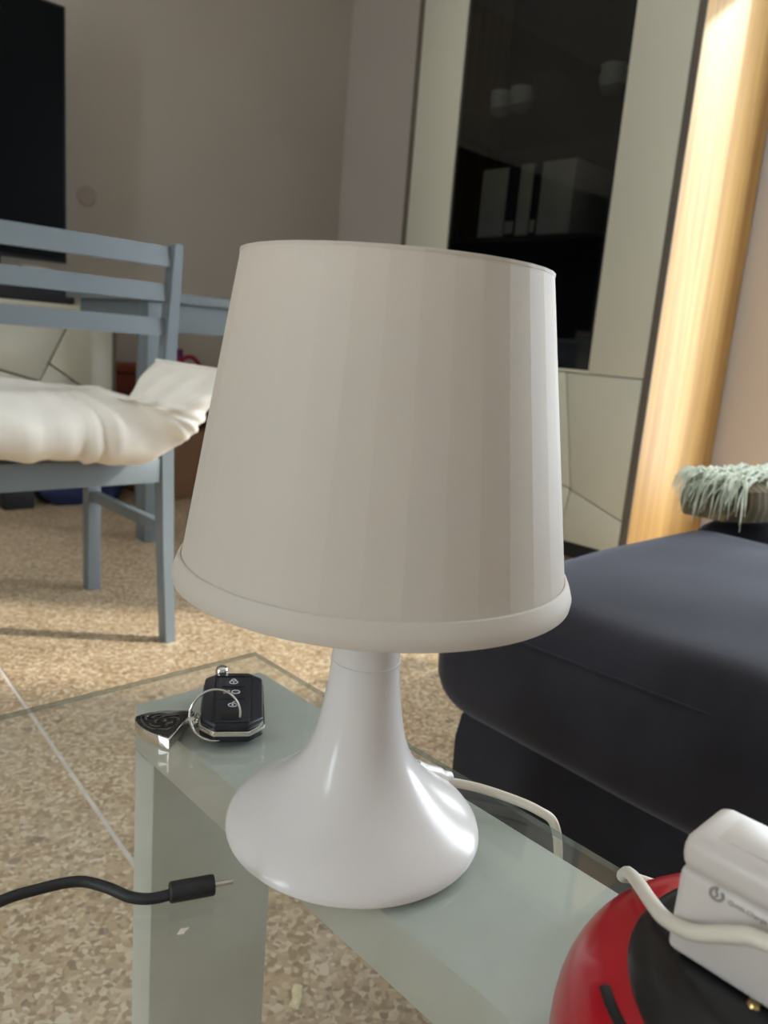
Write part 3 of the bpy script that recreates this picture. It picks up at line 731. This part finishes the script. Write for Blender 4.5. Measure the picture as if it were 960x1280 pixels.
pin = thing('magenta_bottle', 'magenta bottle standing on the floor behind the purple bag', 'bottle', (1.70, 3.20, 0))
fin('bottle_body', lathe([(0, 0), (.042, .0), (.045, .01), (.045, .40), (.030, .46), (.016, .50), (.016, .53), (0, .53)], 28, (1.745, 3.20, 0)), 'magenta', pin)
fin('bottle_cap', lathe([(.018, .53), (.020, .532), (.020, .575), (.016, .58), (0, .58)], 20, (1.745, 3.20, 0)), 'bag_purple', pin)
rb_ = thing('storage_box', 'reddish brown storage box on the floor beside the television stand', 'box', (1.54, 3.23, 0))
fin('box_body', box(1.41, 1.66, 3.12, 3.36, 0, .47, .008), 'storage_red', rb_)
fin('box_lid', box(1.402, 1.668, 3.112, 3.366, .471, .505, .006), 'storage_red', rb_)
bb = thing('blue_bag', 'crumpled dark blue plastic bag on the floor before the television stand', 'bag', (1.16, 2.78, 0))
fin('bag_body', soft_box(1.02, 1.33, 2.78, 2.96, .003, .13, .05, .02, .025, 12, .02, 6), 'bag_blue', bb)
fin('bag_knot', tube([(1.17, 2.87, .12), (1.175, 2.87, .165), (1.15, 2.86, .20), (1.13, 2.85, .215)], [.03, .014, .02, .006], 10, 5), 'bag_blue', bb)
kb = thing('black_crate', 'small black box on the floor beside the blue bag', 'box', (.925, 2.86, 0))
fin('box_body', box(.875, .978, 2.80, 2.92, 0, .075, .005), 'box_black', kb)
fin('box_lid', box(.872, .981, 2.797, 2.923, .0755, .088, .004), 'box_black', kb)

# ------------------------------------------------------------------ tall display cabinet
cab = thing('display_cabinet', 'tall white display cabinet with smoked glass door and oak side', 'cabinet', (2.5, 1.77, 0))
KX, KY0, KY1, KZ = 2.25, 1.196, 2.352, 2.12
fin('side_panel', box(KX, XR-.014, KY0, KY0+.026, .02, KZ, .001), 'oak', cab)
fin('side_panel', box(KX, XR-.014, KY1-.026, KY1, .02, KZ, .001), 'oak', cab)
for y in (KY0, KY1-.026): fin('edge_strip', box(KX-.003, KX-.0002, y+.0005, y+.0255, .02, KZ), 'edge_dark', cab, smooth=False)
fin('back_panel', box(XR-.022, XR-.014, KY0+.027, KY1-.027, .06, KZ-.021), 'cabinet_inside', cab, smooth=False)
fin('top_panel', box(KX+.021, XR-.022, KY0+.027, KY1-.027, KZ-.02, KZ), 'cabinet_inside', cab, smooth=False)
fin('bottom_panel', box(KX+.021, XR-.022, KY0+.027, KY1-.027, .06, .08), 'cabinet_inside', cab, smooth=False)
fin('middle_panel', box(KX+.021, XR-.022, KY0+.027, KY1-.027, .60, .632), 'cabinet_inside', cab, smooth=False)
fin('plinth', box(KX+.05, XR-.03, KY0+.03, KY1-.03, 0, .06), 'plinth', cab, smooth=False)
GY0, GY1, GZ0, GZ1 = 1.421, 2.103, .642, 2.04
Fy0, Fy1 = KY0+.027, KY1-.027
dr = fin('door', box(KX-.002, KX+.018, Fy0, GY0, .6325, KZ-.003, .001), 'cabinet_white', cab)
box_d = fin('door_stile', box(KX-.002, KX+.018, GY1, Fy1, .6325, KZ-.003, .001), 'cabinet_white', dr)
fin('door_rail', box(KX-.002, KX+.018, GY0, GY1, GZ1, KZ-.003, .001), 'cabinet_white', dr)
fin('door_rail', box(KX-.002, KX+.018, GY0, GY1, .6325, GZ0, .001), 'cabinet_white', dr)
fin('door_glass', box(KX+.001, KX+.006, GY0, GY1, GZ0, GZ1), 'smoked_glass', dr, smooth=False)
Jc = (1.428, .245)
for P in ([(Fy0, .6310), (1.504, .6310), Jc, (Fy0, .177)], [(Fy0, .177), Jc, (1.457, .065), (Fy0, .065)], [(1.504, .6310), (Fy1, .6310), (Fy1, .52), Jc], [Jc, (Fy1, .52), (Fy1, .065), (1.457, .065)]):
    fin('drawer_front', prism(inset(P, .0022), KX-.002, KX+.018, 'x', .001), 'cabinet_white', cab)
fin('drawer_backing', box(KX+.0185, KX+.0205, Fy0, Fy1, .065, .6310), 'groove_dark', cab, smooth=False)
SH1, SH2 = 1.523, 1.082
for z_, th_, mt_ in ((SH1, .007, 'clear_glass'), (SH2, .018, 'cabinet_inside')): fin('shelf', box(KX+.03, XR-.024, KY0+.0275, KY1-.0275, z_-th_, z_), mt_, cab, smooth=False)
def cup(x, y, lab):
    c = thing('white_cup', lab, 'cup', (x, y, SH1), 'white cups in the cabinet')
    fin('cup_body', lathe([(0, .001), (.026, .001), (.034, .010), (.038, .045), (.039, .078), (.0365, .078), (.035, .045), (.030, .012), (0, .008)], 28, (x, y, SH1)), 'cup_white', c)
    fin('handle', tube([(x+.036, y, SH1+.062), (x+.058, y, SH1+.056), (x+.058, y, SH1+.032), (x+.034, y, SH1+.024)], .004, 8, 5), 'cup_white', c)
cup(2.365, 2.008, 'white cup on the upper cabinet shelf, farther from the glass bowl')
cup(2.365, 1.917, 'white cup on the upper cabinet shelf right beside the glass bowl')
tag(fin('glass_bowl', lathe([(0, .002), (.035, .002), (.050, .012), (.064, .06), (.060, .10), (.056, .10), (.060, .06), (.046, .016), (0, .008)], 36, (2.385, 1.806, SH1)), 'clear_glass', origin=(2.385, 1.806, SH1)), 'round clear glass bowl beside the white cups in the cabinet', 'bowl')
jg = thing('glass_jug', 'pale glass jug alone at the end of the upper cabinet shelf', 'jug', (2.37, 1.55, SH1))
fin('jug_body', lathe([(0, .002), (.030, .002), (.036, .01), (.046, .05), (.040, .072), (.043, .086), (.040, .086), (.037, .072), (.042, .05), (0, .008)], 32, (2.37, 1.55, SH1)), 'cup_white', jg)
fin('jug_handle', tube([(2.37, 1.512, SH1+.075), (2.37, 1.485, SH1+.07), (2.37, 1.487, SH1+.035), (2.37, 1.513, SH1+.025)], .005, 8, 5), 'cup_white', jg)
def binder(y0, y1, h, mt, lab, grp=None):
    e = thing('box_file', lab, 'file', (2.53, (y0+y1)/2, SH2), grp)
    fin('cover', box(2.40, 2.66, y0, y1, SH2+.0005, SH2+h, .003), mt, e)
    fin('spine_label', box(2.3985, 2.3998, y0+.006, y1-.006, SH2+.03, SH2+.075), 'binder_white' if mt == 'binder_dark' else 'cup_white', e, smooth=False)
binder(1.966, 2.09, .268, 'binder_white', 'off-white box file at the end of the row beside a dark one', 'box files in the cabinet')
binder(1.912, 1.964, .262, 'binder_dark', 'thicker dark box file between two off-white ones on cabinet shelf', 'box files in the cabinet')
binder(1.850, 1.910, .270, 'binder_white', 'slim off-white box file between the two dark ones', 'box files in the cabinet')
binder(1.815, 1.848, .262, 'binder_dark', 'thin dark box file against the widest off-white one in cabinet', 'box files in the cabinet')
binder(1.672, 1.813, .270, 'binder_white', 'widest off-white box file in the row on cabinet shelf', 'box files in the cabinet')

# ------------------------------------------------------------------ crumbs
tag(fin('paper_scrap', tube([(.428, .515, .0016), (.437, .521, .0040), (.443, .530, .0026), (.450, .535, .0018)], .0050, 8, 5, up=(0, 0, 1), rb=.0009), 'scrap', origin=(.44, .526, 0)), 'thin curled straw coloured shaving on the floor under the glass', 'scrap')
tag(fin('crumb', prism([(.1405, .2470), (.1432, .2490), (.1465, .2475), (.1440, .2467), (.1430, .2458)], T+.0002, T+.0008), 'cord_white', origin=(.143, .247, T)), 'tiny pale crumb on the glass near the black plug', 'crumb')
